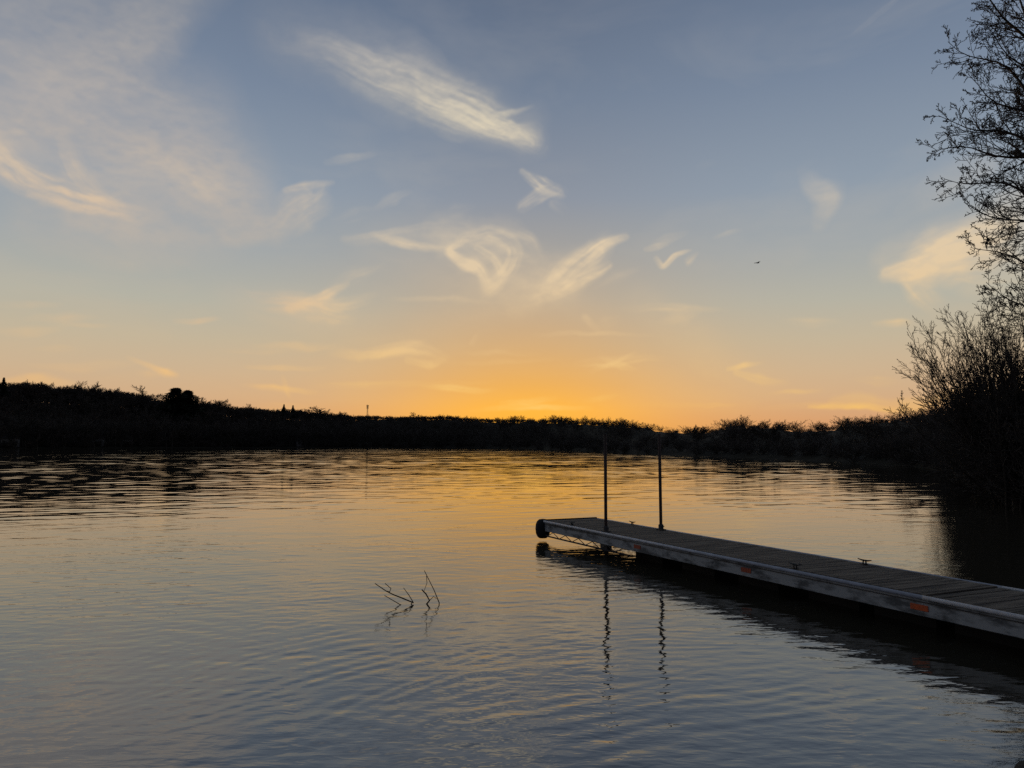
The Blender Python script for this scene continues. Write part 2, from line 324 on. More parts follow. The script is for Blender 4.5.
def water_material():
    m = bpy.data.materials.new("lake_water"); m.use_nodes = True
    q = NT(m.node_tree); b = m.node_tree.nodes["Principled BSDF"]
    b.inputs["Base Color"].default_value = (.036, .031, .021, 1)
    b.inputs["Roughness"].default_value = 0.02; b.inputs["IOR"].default_value = 2.6
    co = q.n.new("ShaderNodeTexCoord").outputs["Object"]
    x, y, _ = q.xyz(co)[:3]
    dist = q.vmath("LENGTH", co); 
    ln = q.n.new("ShaderNodeVectorMath"); ln.operation = "LENGTH"; q.l.new(co, ln.inputs[0]); dist = ln.outputs["Value"]
    # wind slopes of the open lake: long low crests, ruffled in patches
    patch = q.noise(q.comb(q.math("MULTIPLY", x, .012), q.math("MULTIPLY", y, .035), 7.0), 1.0, 3.0, .6)[0]
    patch = q.maprange(patch, .34, .66, .45, 1.35)
    s1 = q.noise(q.comb(q.math("MULTIPLY", x, .28), q.math("MULTIPLY", y, 1.5), 0.0), 1.0, 3.0, .55, .4)[1]
    s2 = q.noise(q.comb(q.math("MULTIPLY", x, .07), q.math("MULTIPLY", y, .28), 2.0), 1.0, 3.0, .6, .5)[1]
    a1, a2, _ = q.xyz(q.vmath("SUBTRACT", s1, (.5, .5, .5)))[:3]
    b1, b2, _ = q.xyz(q.vmath("SUBTRACT", s2, (.5, .5, .5)))[:3]
    amp = q.math("MULTIPLY", q.maprange(dist, 20, 150, .08, .8, True), patch)
    sx = q.math("MULTIPLY", q.math("ADD", q.math("MULTIPLY", a1, .10), q.math("MULTIPLY", b1, .04)), amp)
    sy = q.math("MULTIPLY", q.math("ADD", q.math("MULTIPLY", a2, .30), q.math("MULTIPLY", b2, .20)), amp)
    # ripples near the shore
    def band(ang, wl, dist_, ph):
        a = R(ang)
        u = q.math("ADD", q.math("MULTIPLY", x, math.cos(a) / wl), q.math("MULTIPLY", y, math.sin(a) / wl))
        n = q.noise(co, .55, 2.0, .5)[0]
        u = q.math("ADD", u, q.math("MULTIPLY", n, dist_))
        return q.math("SINE", q.math("ADD", q.math("MULTIPLY", u, 6.2832), ph))
    near = q.maprange(dist, 5, 34, 1.0, .15, True)
    rp = q.maprange(q.noise(co, .22, 2.0, .5)[0], .36, .62, .15, 1.0)
    h = q.math("MULTIPLY", band(112, .30, 2.6, 0), .0011)
    h = q.math("ADD", h, q.math("MULTIPLY", band(68, .52, 2.2, 1.1), .0014))
    h = q.math("ADD", h, q.math("MULTIPLY", band(95, 1.3, 1.5, 2.3), .0030))
    h = q.math("MULTIPLY", h, rp)
    nn = q.noise(q.comb(q.math("MULTIPLY", x, 2.6), q.math("MULTIPLY", y, 5.5), 0.0), 1.0, 3.0, .5, .3)[0]
    h = q.math("ADD", h, q.math("MULTIPLY", nn, .007))
    n3 = q.noise(q.comb(q.math("MULTIPLY", x, 4.5), q.math("MULTIPLY", y, 9.5), 4.0), 1.0, 2.0, .5, .4)[0]
    h = q.math("ADD", h, q.math("MULTIPLY", q.math("MULTIPLY", n3, rp), .0085))
    h = q.math("MULTIPLY", h, q.math("MULTIPLY", near, .7))
    bn = q.n.new("ShaderNodeBump"); bn.inputs["Strength"].default_value = 1.0; bn.inputs["Distance"].default_value = 1.0
    q.l.new(h, bn.inputs["Height"])
    nrm = q.vmath("NORMALIZE", q.vmath("ADD", bn.outputs[0], q.comb(sx, sy, 0.0)))
    q.l.new(nrm, b.inputs["Normal"])
    at = q.n.new("ShaderNodeAttribute"); at.attribute_name = "depth"
    op = q.math("SUBTRACT", 1.0, q.math("EXPONENT", q.math("MULTIPLY", at.outputs["Fac"], -11.0)))
    gl = q.n.new("ShaderNodeBsdfGlossy"); gl.inputs["Roughness"].default_value = .02; q.l.new(nrm, gl.inputs["Normal"])
    tr = q.n.new("ShaderNodeBsdfTransparent"); tr.inputs[0].default_value = (.8, .74, .62, 1)
    fr = q.n.new("ShaderNodeFresnel"); fr.inputs[0].default_value = 2.6; q.l.new(nrm, fr.inputs["Normal"])
    ms = q.n.new("ShaderNodeMixShader"); q.l.new(fr.outputs[0], ms.inputs[0]); q.l.new(tr.outputs[0], ms.inputs[1]); q.l.new(gl.outputs[0], ms.inputs[2])
    m2 = q.n.new("ShaderNodeMixShader"); q.l.new(op, m2.inputs[0]); q.l.new(ms.outputs[0], m2.inputs[1]); q.l.new(b.outputs[0], m2.inputs[2])
    out_ = [n for n in m.node_tree.nodes if n.type == "OUTPUT_MATERIAL"][0]; q.l.new(m2.outputs[0], out_.inputs[0])
    return m
M["water"] = water_material()

# ------------------------------------------------------------------ mesh helpers
def tag(o, label=None, cat=None, group=None, kind=None):
    if label: o["label"] = label
    if cat: o["category"] = cat
    if group: o["group"] = group
    if kind: o["kind"] = kind
    return o

def mesh_obj(name, verts, faces, m, parent=None, smooth=False, mats=None, midx=None):
    me = bpy.data.meshes.new(name)
    verts = np.asarray(verts, dtype=np.float32)
    if isinstance(faces, np.ndarray):
        nf, k_ = faces.shape
        me.vertices.add(len(verts)); me.vertices.foreach_set("co", verts.ravel())
        me.loops.add(nf * k_); me.loops.foreach_set("vertex_index", faces.astype(np.int32).ravel())
        me.polygons.add(nf)
        me.polygons.foreach_set("loop_start", np.arange(0, nf * k_, k_, dtype=np.int32))
        me.update(calc_edges=True)
    else:
        me.from_pydata([tuple(map(float, v)) for v in verts], [], faces); me.update()
    for mm in (mats or [m]): me.materials.append(mm)
    if midx is not None: me.polygons.foreach_set("material_index", np.asarray(midx, dtype=np.int32))
    if smooth: me.polygons.foreach_set("use_smooth", np.ones(len(me.polygons), dtype=bool))
    o = bpy.data.objects.new(name, me); COL.objects.link(o)
    if parent: o.parent = parent
    return o

def empty(name, loc=(0, 0, 0), rz=0.0):
    o = bpy.data.objects.new(name, None); o.location = loc; o.rotation_euler = (0, 0, rz)
    o.empty_display_size = 0.3
    COL.objects.link(o); return o

class MB:                                    # collects shapes for one mesh
    def __init__(self): self.v = []; self.f = []
    def add(self, vs_, fs):
        o = len(self.v); self.v += [tuple(p) for p in vs_]; self.f += [tuple(i + o for i in f) for f in fs]; return self
    def box(self, x0, x1, y0, y1, z0, z1, b=0.0):
        if b <= 0:
            self.add([(x0, y0, z0), (x1, y0, z0), (x1, y1, z0), (x0, y1, z0), (x0, y0, z1), (x1, y0, z1), (x1, y1, z1), (x0, y1, z1)],
                     [(3, 2, 1, 0), (4, 5, 6, 7), (0, 1, 5, 4), (1, 2, 6, 5), (2, 3, 7, 6), (3, 0, 4, 7)])
        else:                                # octagonal prism along x: chamfered long edges
            yz = [(y0 + b, z0), (y1 - b, z0), (y1, z0 + b), (y1, z1 - b), (y1 - b, z1), (y0 + b, z1), (y0, z1 - b), (y0, z0 + b)]
            vs_ = [(x0, y, z) for y, z in yz] + [(x1, y, z) for y, z in yz]
            self.add(vs_, [tuple(reversed(range(8))), tuple(range(8, 16))] + [(i, (i + 1) % 8, 8 + (i + 1) % 8, 8 + i) for i in range(8)])
        return self
    def tube(self, pts, rad, n=8, cap=True):
        pts = [Vector(p) for p in pts]
        if not isinstance(rad, (list, tuple)): rad = [rad] * len(pts)
        ref = None; vs_ = []
        for i, p in enumerate(pts):
            d = (pts[min(i + 1, len(pts) - 1)] - pts[max(i - 1, 0)]).normalized()
            if ref is None: ref = Vector((0, 0, 1)) if abs(d.z) < .9 else Vector((1, 0, 0))
            a = d.cross(ref).normalized(); b2 = a.cross(d).normalized(); ref = b2
            for j in range(n):
                t = 2 * math.pi * j / n
                vs_.append(p + (a * math.cos(t) + b2 * math.sin(t)) * rad[i])
        fs = [(i * n + j, i * n + (j + 1) % n, (i + 1) * n + (j + 1) % n, (i + 1) * n + j) for i in range(len(pts) - 1) for j in range(n)]
        if cap: fs += [tuple(reversed(range(n))), tuple(range((len(pts) - 1) * n, len(pts) * n))]
        return self.add(vs_, fs)
    def build(self, name, m, parent=None, smooth=False):
        return mesh_obj(name, self.v, self.f, m, parent, smooth)

def copy_tree(o, parent=None):
    c = o.copy(); COL.objects.link(c)
    if parent: c.parent = parent
    for ch in list(o.children): copy_tree(ch, c)
    return c

# ------------------------------------------------------------------ shoreline and ground
def interp(tab):
    xs = np.array([t[0] for t in tab], float); ys = np.array([t[1] for t in tab], float)
    return lambda v: float(np.interp(v, xs, ys))
def shore_from_px(pts):                      # picture points on the far waterline -> bearing, distance
    out = []
    for px, py in pts:
        p = at_z(px, py, 0.0); out.append((math.degrees(math.atan2(p.x, p.y)), math.hypot(p.x, p.y)))
    return out
far_pts = shore_from_px([(0, 448.4), (130, 447.8), (256, 447.3), (400, 447.4), (470, 447.8), (530, 448.8), (580, 450.6), (640, 453.8), (700, 456), (768, 458.6), (820, 460.8), (860, 463), (905, 466), (935, 469), (960, 477), (985, 492), (1010, 506), (1040, 512)])
FAR = interp([(-180, 30), (-110, 40), (-95, 90), (-75, 260), (-50, 380)] + far_pts + [(40, 23), (45, 20), (50, 18), (60, 12), (180, 30)])
NEAR = interp([(-180, 40), (-110, 40), (-95, 40), (-80, 16), (-60, 7), (-35, 4.2), (0, 3.7), (22, 4.6), (27.5, 5.4), (29.5, 5.9), (31.5, 6.5), (33.5, 7.35), (38, 10.4), (45, 14), (50, 18), (60, 14), (180, 40)])
sky_px = [(-150, 372), (0, 379), (30, 381), (60, 384), (90, 386), (120, 390), (145, 391), (160, 399), (180, 396), (200, 400), (230, 404), (260, 407), (290, 408), (320, 411), (350, 414), (400, 416), (440, 415), (480, 418), (520, 418.5), (560, 418.5), (600, 421.5), (640, 424.5), (670, 429.5), (700, 430), (740, 423), (772, 424), (795, 429), (830, 425), (870, 419), (900, 416), (930, 412), (960, 412), (1024, 405), (1200, 400)]
SKYL = interp([(math.degrees(az_el(x, y)[0]), math.tan(az_el(x, y)[1]) ) for x, y in sky_px])
def top_z(a, r): return EYE + r * SKYL(a)
rng = random.Random(11)
def hill(a, r):
    R_ = FAR(a)
    t = r - R_
    if abs(a) > 60: return min(8.0, .6 + .06 * max(t, 0))
    H = (.70 + .17 * max(0, min(1, (a + 16) / 6)) * max(0, min(1, (32 - a) / 5))) * top_z(a, R_ + 70)
    if t <= 0: return 0
    bank = min(t, 4) * .16
    s = min(max((t - 2) / 75, 0), 1)
    return bank + max(H - .64, 0) * (s * s * (3 - 2 * s))

def build_ground():
    azs = []
    a = -180.0
    while a < 180:
        azs.append(a); a += (.5 if -42 < a < 22 else .2 if 22 <= a < 50 else 3.0)
    rings = ["n0", "n.25", "n.5", "n.7", "n.82", "n.9", "n.94", "n.97", "n1.0", "n1.03", "n1.07", "n1.15", "n1.3", "n1.5", "m.3", "m.7", "f-4", "f-1", "f0", "f.4", "f1", "f2.5", "f5", "f12", "f22", "f35", "f50", "f77", "f110", "f260", "r1200", "r5000"]
    nr = np.random.RandomState(4)
    V = []; 
    for a in azs:
        r0, r1 = NEAR(a), FAR(a)
        r0 = min(r0, r1)
        wob = (.10 * math.sin(a * 2.9) + .08 * math.sin(a * 5.1 + 1) + .05 * math.sin(a * 9.7 + 2))
        dry = r1 - r0 < .5
        for s in rings:
            kind, val = s[0], float(s[1:])
            if kind == "n":
                r = r0 * (1 + (val - 1)) + wob * (min(val, 1) ** 6) * .6
                z = .72 * (1 - val) ** 1.35 if val <= 1 else -.09 * (val - 1) * r0
                if dry: z = .72 * (1 - val) + .5 * min(val, 1)
                z += nr.normal() * .02 * min(1, abs(1 - val)) * (1 if val < 1 else .3)
            elif kind == "m":
                r = r0 * 1.5 + (r1 - 4 - r0 * 1.5) * val if r1 - r0 > 8 else r0 + (r1 - r0) * (.3 + .3 * val)
                z = -1.6 if r1 - r0 > 8 else -.15
                if dry: z = .6
            elif kind == "f":
                r = r1 + (val if val > 0 or r1 - r0 > 8 else 0)
                z = -.25 if val == -4 else -.08 if val == -1 else .02 if val == 0 else hill(a, r)
                if dry: z = .6 + hill(a, r)
                if val > 3: z += nr.normal() * .25
            else:
                r = val; z = hill(a, r1 + 260) * (.9 if val < 2000 else .5)
            V.append((r * math.sin(R(a)), r * math.cos(R(a)), z))
    n = len(azs); m_ = len(rings); F_ = []; mi = []
    for i in range(n):
        j = (i + 1) % n
        for q in range(m_ - 1):
            F_.append((i * m_ + q, i * m_ + q + 1, j * m_ + q + 1, j * m_ + q)); mi.append(0 if q < 15 else 1)
    o = mesh_obj("ground", V, np.array(F_), None, smooth=True, mats=[M["sand"], M["soil"]], midx=mi)
    return tag(o, "dark sandy shore and wooded banks around the lake", "ground", kind="structure")
build_ground()

def build_lake():
    rg = np.random.RandomState(21)
    azs = np.radians(np.concatenate([np.arange(-108, -62, 2.0), np.arange(-62, -37, 1.0), np.arange(-37, 37, .125), np.arange(37, 60, 1.0)]))
    rr = [2.4]
    while rr[-1] < 480: rr.append(rr[-1] * 1.0035)
    rr = np.array(rr); A, Rr = np.meshgrid(azs, rr, indexing="ij")
    X, Y = Rr * np.sin(A), Rr * np.cos(A); dr = Rr * .0035
    N = 64; Z = np.zeros_like(X)
    lam = np.exp(np.linspace(math.log(.14), math.log(3.2), N)); th = np.radians(98 + rg.normal(0, 34, N)); ph = rg.uniform(0, 6.28, N)
    # gusts: broad patches of livelier and calmer water
    G = np.zeros_like(X)
    for i in range(14):
        l_ = rg.uniform(3, 40); t_ = rg.uniform(0, 6.28); G += np.sin(2 * math.pi * (X * math.cos(t_) * .5 + Y * math.sin(t_)) / l_ + rg.uniform(0, 6.28))
    gust = np.clip(1 + .22 * G / 2.6, .55, 1.5)
    S_ = np.interp(Rr, [3, 8, 14, 25, 45, 90, 300], WAVES) * gust
    for i in range(N):
        w = np.clip((lam[i] / dr - 3) / 4, 0, 1); k_ = 2 * math.pi / lam[i]
        q = min(1.5, (lam[i] / .3) ** -.55) * math.sqrt(2 / N) / k_
        wx = X + .25 * np.sin(Y * .7 + i) + .2 * np.sin(X * .4 + 2 * i)
        if lam[i] > .5: w = w * np.interp(Rr, [9, 42], [.32, 1])
        Z += q * w * np.sin(k_ * (wx * math.cos(th[i]) + Y * math.sin(th[i])) + ph[i])
    Z *= S_
    # small wave trains set off from the bank and the dock
    for cx_, cy_, sx_, sy_, hd, l_, sl_ in ((-1.9, 8.4, 2.0, 1.5, 146, .25, .036), (-2.6, 7.2, 1.2, .8, 128, .19, .03), (-.8, 7.4, 2.0, 1.2, 140, .21, .024), (2.3, 7.2, 1.3, 1.0, 112, .19, .04), (.4, 6.6, 1.6, .9, 122, .30, .03), (1.6, 9.3, 1.6, 1.0, 100, .17, .025)):
        k_ = 2 * math.pi / l_; t_ = math.radians(hd)
        ox, oy = cx_ - 7 * math.cos(t_), cy_ - 7 * math.sin(t_)
        rad = np.hypot(X - ox, Y - oy) + .07 * np.sin(X * 2.1 + cx_) + .07 * np.sin(Y * 1.7 + X) + .03 * np.sin(X * 5.3 - Y * 3.1)
        Z += sl_ / k_ * np.exp(-((X - cx_) / sx_) ** 2 - ((Y - cy_) / sy_) ** 2) * np.sin(k_ * rad)
    na, nr_ = X.shape
    V = np.stack([X, Y, Z], -1).reshape(-1, 3)
    i = np.arange(na - 1)[:, None] * nr_; j = np.arange(nr_ - 1)[None, :]
    Fc = np.stack([i + j, i + nr_ + j, i + nr_ + j + 1, i + j + 1], -1).reshape(-1, 4)
    n0 = len(V); z = -1.25
    V = np.concatenate([V, [(-3000, -300, z), (3000, -300, z), (3000, 3000, z), (-3000, 3000, z)]])
    Fc = np.concatenate([Fc, [[n0, n0 + 1, n0 + 2, n0 + 3]]])
    o = mesh_obj("lake", V, Fc, M["water"], smooth=True)
    r0_ = np.array([NEAR(math.degrees(a_)) for a_ in azs])[:, None]; e_ = Rr - r0_
    dep = np.where(e_ < .5 * r0_, .09 * e_, .045 * r0_ + .5 * (e_ - .5 * r0_)); dep = np.concatenate([np.clip(dep, 0, 3).ravel(), [3] * 4]).astype(np.float32)
    o.data.attributes.new("depth", "FLOAT", "POINT").data.foreach_set("value", dep)
    return tag(o, "calm rippled lake reflecting the sunset sky", "lake", kind="structure")
WAVES = [.014, .019, .026, .036, .055, .10, .19]
build_lake()

# ------------------------------------------------------------------ trees
def unit(v): return v / (np.linalg.norm(v) + 1e-9)
def grow(out, tips, p, d, L, r, lvl, P, rg):
    n = P["seg"][lvl]; pts = [p]; rad = [r]; dirs = [d]
    tap = P["taper"][lvl]
    for i in range(n):
        d = unit(d + rg.normal(0, P["jit"][lvl], 3) + np.array([0, 0, P["trop"][lvl]]) + P.get("pull", np.zeros(3)) * (1 if lvl else 0))
        p = p + d * (L / n); pts.append(p); dirs.append(d); rad.append(max(r * (1 - tap * (i + 1) / n), P["rmin"]))
    out.append((lvl, np.array(pts), np.array(rad)))
    if lvl + 1 < len(P["seg"]):
        kn = P["kids"][lvl]; kn = max(1, int(round(kn * rg.uniform(.8, 1.2))))
        for q in range(kn):
            t = P["start"][lvl] + (1 - P["start"][lvl]) * ((q + rg.uniform(.1, .9)) / kn)
            f = t * n; i = min(int(f), n - 1); w = f - i
            bp = pts[i] * (1 - w) + pts[i + 1] * w; bd = dirs[min(i + 1, n)]; br = rad[i] * (1 - w) + rad[i + 1] * w
            ang = R(P["ang"][lvl]) * rg.uniform(.7, 1.25)
            ax = unit(np.cross(bd, rg.normal(0, 1, 3)))
            nd = bd * math.cos(ang) + ax * math.sin(ang)
            ll = L * P["ratio"][lvl] * rg.uniform(.7, 1.2) * (1 - P.get("cone", .45) * t)
            grow(out, tips, bp, unit(nd), ll, max(br * P["rr"][lvl], P["rmin"]), lvl + 1, P, rg)
    else:
        tips.append((pts, dirs))

def tubes(polys, sides):
    V = []; Fc = []; off = 0; by = {}
    for pts, rad in polys: by.setdefault(len(pts), []).append((pts, rad))
    t = np.arange(sides) * 2 * math.pi / sides; ref = np.array([.37, .51, .78])
    for n, group in by.items():
        pts = np.array([g[0] for g in group]); rad = np.array([g[1] for g in group]); m_ = len(group)
        d = np.gradient(pts, axis=1); d /= (np.linalg.norm(d, axis=2, keepdims=True) + 1e-9)
        a = np.cross(d, ref); a /= (np.linalg.norm(a, axis=2, keepdims=True) + 1e-9); b = np.cross(d, a)
        ring = pts[:, :, None, :] + rad[:, :, None, None] * (np.cos(t)[None, None, :, None] * a[:, :, None, :] + np.sin(t)[None, None, :, None] * b[:, :, None, :])
        V.append(ring.reshape(-1, 3))
        i = np.arange(n - 1)[:, None] * sides; j = np.arange(sides)[None, :]; j2 = (j + 1) % sides
        f = np.stack([i + j, i + j2, i + sides + j2, i + sides + j], -1).reshape(1, -1, 4) + (np.arange(m_) * n * sides)[:, None, None]
        Fc.append(f.reshape(-1, 4) + off); off += m_ * n * sides
    return np.concatenate(V), np.concatenate(Fc)

def bud_mesh(tips, rg, size, per=3):
    V = []; Fc = []; off = 0
    for pts, dirs in tips:
        n = len(pts)
        for q in range(per):
            i = n - 1 if q == 0 else rg.randint(1, n)
            p = pts[i]; d = unit(dirs[i] + (0 if q == 0 else 1) * rg.normal(0, .6, 3))
            L = size * rg.uniform(.7, 1.4); w = L * .23
            a = unit(np.cross(d, [.3, .5, .8])); b = np.cross(d, a)
            m_ = p + d * L * .45
            V += [p, m_ + a * w, m_ + b * w, m_ - a * w, m_ - b * w, p + d * L]
            for x in range(4):
                y = (x + 1) % 4
                Fc += [(off, off + 1 + y, off + 1 + x), (off + 5, off + 1 + x, off + 1 + y)]
            off += 6
    return np.array(V), np.array(Fc)

def tree_parts(P, H, seed, stems=1, fan=0.0, lean=(0, 0)):
    rg = np.random.RandomState(seed); out = []; tips = []
    for s in range(stems):
        d = np.array([lean[0], lean[1], 1.0]) + (rg.normal(0, fan, 3) * np.array([1, 1, .2]) if stems > 1 else 0)
        base = np.array([rg.normal(0, .05 * H), rg.normal(0, .05 * H), -.15]) if stems > 1 else np.array([0, 0, -.2])
        grow(out, tips, base, unit(d), H * P["trunk"] * (rg.uniform(.7, 1.1) if stems > 1 else 1), P["r0"] * H, 0, P, rg)
    trunk = [(p, r) for l, p, r in out if l == 0]; crown = [(p, r) for l, p, r in out if l > 0]
    top = max(p[:, 2].max() for l, p, r in out)
    return trunk, crown, tips, top

far_P = dict(trunk=.62, r0=.016, seg=[5, 4, 3, 2], taper=[.75, .7, .7, .5], jit=[.06, .12, .16, .2], trop=[.05, .10, .08, .05], kids=[13, 7, 6], start=[.2, .25, .15],
             ang=[54, 38, 36], ratio=[.72, .48, .5], rr=[.5, .5, .6], rmin=.024, cone=.25)
def make_proto(name, P, H, seed, sides=(5, 3), stems=1, fan=0.0, lean=(0, 0), buds=None, label=None, cat="tree", group=None, barkm="bark", per=3):
    trunk, crown, tips, top = tree_parts(P, H, seed, stems, fan, lean)
    root = empty(name); tag(root, label, cat, group)
    v, f = tubes(trunk, sides[0]); mesh_obj("trunk", v, f, M[barkm], root, True)
    v, f = tubes(crown, sides[1]); cr = mesh_obj("crown", v, f, M["twig"], root, True)
    if buds:
        v, f = bud_mesh(tips, np.random.RandomState(seed + 1), buds, per); mesh_obj("buds", v, f, M["bud"], cr)
    root["_top"] = float(top)
    return root

# bulk of the far woods: many bare trees that read as one dark mass
def wood_mass():
    protos = []
    for s in range(7):
        P = dict(far_P); P["kids"] = [11, 6, 5]; P["rmin"] = .035; P["seg"] = [5, 4, 3, 1]
        tr, cr, tp, top = tree_parts(P, 10, 100 + s)
        v, f = tubes(tr + cr, 3); protos.append((v / top, f))
    for s in range(3):                       # fine-twigged crowns for the skyline
        P = dict(far_P); P["kids"] = [15, 9, 8]; P["seg"] = [4, 3, 2, 1]; P["kids"] = [13, 8, 7]; P["rmin"] = .026; P["ang"] = [58, 36, 32]; P["trunk"] = .55
        tr, cr, tp, top = tree_parts(P, 10, 150 + s)
        v, f = tubes(tr + cr, 3); protos.append((v / top, f))
    for s in range(4):                       # brushy low growth
        P = dict(far_P); P["kids"] = [9, 6]; P["seg"] = [4, 3, 2]; P["trunk"] = .8; P["r0"] = .012; P["start"] = [.05, .1]
        tr, cr, tp, top = tree_parts(P, 4, 200 + s, stems=8, fan=.45)
        v, f = tubes(tr + cr, 3); protos.append((v / top, f))
    V = []; Fc = []; off = 0
    rg = np.random.RandomState(77)
    def put(idx, a, r, h, wide):
        nonlocal off
        v, f = protos[idx]
        t = rg.uniform(0, 6.28); c, s = math.cos(t), math.sin(t)
        w = v * np.array([wide, wide, 1]) * h
        w = np.stack([w[:, 0] * c - w[:, 1] * s, w[:, 0] * s + w[:, 1] * c, w[:, 2]], 1)
        w += np.array([r * math.sin(R(a)), r * math.cos(R(a)), hill(a, r) - .2])
        V.append(w); Fc.append(f + off); off += len(v)
    a = -38.0
    while a < 35.0:
        R_ = FAR(a)
        for row, (lo, hi) in enumerate(((1.5, 6), (8, 20), (22, 38), (40, 58), (58, 74), (74, 90))):
            r = R_ + rg.uniform(lo, hi)
            full = top_z(a, r) - hill(a, r)
            h = full * (.6, .72, .82, .9, .97, .99)[row] * rg.uniform(.86, 1.03)
            h = min(h, 17)
            for x in range(0 if row < 4 else 2):
                r2 = R_ + rg.uniform(62, 92); a2 = a + rg.uniform(-.4, .4); f2 = .9 + .07 * math.sin(a2 * 2.3) + .05 * math.sin(a2 * 5.7 + 1) + rg.uniform(-.05, .03)
                h2 = min((top_z(a2, r2) - hill(a2, r2)) * f2, 17)
                if h2 > 1.2: put(7 + rg.randint(0, 3), a2, r2, h2, rg.uniform(1.3, 1.8))
            if h > 1.2: put(rg.randint(0, 7) if row < 4 else 7 + rg.randint(0, 3), a + rg.uniform(-.3, .3), r, h, rg.uniform(.9, 1.3))
        for q in range(5):
            r = R_ + rg.uniform(.8, 8) if q == 0 else R_ + rg.uniform(10, 60) if q == 1 else R_ + rg.uniform(60, 85)
            hb = rg.uniform(2.0, 3.6) * (1 if R_ < 200 else 1.5)
            if q > 2: r = R_ + rg.uniform(70, 92); hb = max(1.2, (top_z(a, r) - hill(a, r)) * rg.uniform(.45, .7))
            put(10 + rg.randint(0, 4), a + rg.uniform(-.4, .4), r, hb, 1.5)
        a += max(.32, min(.85, 3.0 / R_ * 57.3))
    return tag(mesh_obj("treeline", np.concatenate(V), np.concatenate(Fc), M["twig"], smooth=True),
               "dark mass of bare woods along the far shore", "woods", kind="stuff")
wood_mass()

def stand(o, px, top_py, back, widen=1.0, rz=None):
    """set a tree on the far bank at a bearing so that its top reaches a height"""
    a, e = az_el(px, top_py); ad = math.degrees(a)
    r = FAR(ad) + back; z = hill(ad, r) - .2
    H = EYE + r * math.tan(e) - z
    s = H / o["_top"]
    o.location = (r * math.sin(a), r * math.cos(a), z)
    o.scale = (s * widen, s * widen, s); o.rotation_euler = (0, 0, rng.uniform(0, 6.28) if rz is None else rz)
    return o

bare_protos = []
def bare(px, py, back, label, widen=1.0, v=0):
    while len(bare_protos) <= v:
        s = len(bare_protos)
        P = dict(far_P); P["kids"] = [17, 10, 8]; P["trunk"] = .55; P["rmin"] = .028; P["ang"] = [58, 36, 32]
        bare_protos.append([make_proto("bare_tree", P, 10, 300 + s), False])
    pr = bare_protos[v]
    o = pr[0] if not pr[1] else copy_tree(pr[0])
    pr[1] = True
    tag(o, label, "tree", "bare trees on the far skyline")
    return stand(o, px, py, back, widen)
BT = "bare tree "
bare(20, 379, 60, "bare tree beside the dark pointed evergreen at the far left of the skyline", 1.2, 0)
bare(48, 381, 60, "spreading bare tree second from the left-end evergreen on the skyline", 1.3, 1)
bare(66, 380, 62, "bare tree with a flat feathery crown on the left hill, left of the tallest clump", 1.4, 2)
bare(88, 381, 58, "tall bare tree in the middle of the left hill's skyline", 1.4, 0)
bare(113, 386, 60, "thin bare tree where the left hill begins to drop", 1.2, 1)
bare(145, 386.5, 55, "round bare tree left of the notch beside the bushy evergreen", 1.7, 2)
bare(201, 395, 55, "bare tree just right of the bushy evergreen on the left hill", 1.3, 0)
bare(222, 398, 60, "low rounded bare tree on the slope right of the bushy evergreen", 1.5, 1)
bare(248, 404, 60, "small bare tree on the slope before the two little evergreens", 1.4, 2)
bare(318, 405, 60, "dome shaped bare tree right of the two little evergreens", 2.0, 0)
bare(340, 411, 55, "small bare tree left of the lattice mast", 1.6, 1)
bare(420, 412, 60, "wide low bare tree right of the lattice mast", 1.9, 2)
bare(560, 416, 45, "dark round tree on the skyline above the sunset glow", 1.5, 1)
bare(574, 416, 45, "feathery bare tree right of the sunset glow", 1.5, 0)
bare(617, 420, 40, "low bare tree on the skyline above the first dock post", 1.7, 2)
bare(695, 424, 20, "small lone bare tree left of the wide willow clump", 1.3, 1)
bare(728, 422, 14, "bare willow at the left end of the wide clump across the water", 1.6, 2)
bare(746, 420, 14, "tallest bare willow in the wide clump across the water", 1.5, 0)
bare(768, 422, 14, "bare willow at the right end of the wide clump across the water", 1.6, 1)
bare(868, 416, 16, "low bare tree on the right bank before the round crowned one", 1.6, 0)
bare(925, 402, 18, "round crowned bare tree on the right bank beside the big thicket", 1.15, 2)

# conifers on the skyline
def evergreen(H, seed, spread):
    rg = np.random.RandomState(seed); root = empty("evergreen_tree")
    MB().tube([(0, 0, -.3), (0, 0, H * .5), (.1, 0, H * .97)], [H * .02, H * .012, H * .003], 6).build("trunk", M["bark"], root, True)
    V = []; Fc = []; off = 0
    for q in range(5200):
        t = rg.uniform(.12, 1) ** .9; z = H * t
        lobe = .75 + .25 * math.sin(t * 26 + rg.uniform(-.5, .5))
        rr = spread * H * (1 - t) ** (.5 if spread > .3 else .85) * lobe * rg.uniform(.0, 1.05)
        th = rg.uniform(0, 6.28)
        p = np.array([rr * math.cos(th), rr * math.sin(th), z - .12 * rr])
        d = unit(np.array([math.cos(th), math.sin(th), rg.uniform(-.35, .5)]) + rg.normal(0, .25, 3)); L = H * rg.uniform(.03, .065) * (1 - (.25 if spread > .3 else .6) * t)
        a = unit(np.cross(d, rg.normal(0, 1, 3))) * L * .3
        V += [p - a, p + a, p + d * L]; Fc.append((off, off + 1, off + 2)); off += 3
    mesh_obj("crown", np.array(V), np.array(Fc), M["needle"], root)
    root["_top"] = H * .99
    return root
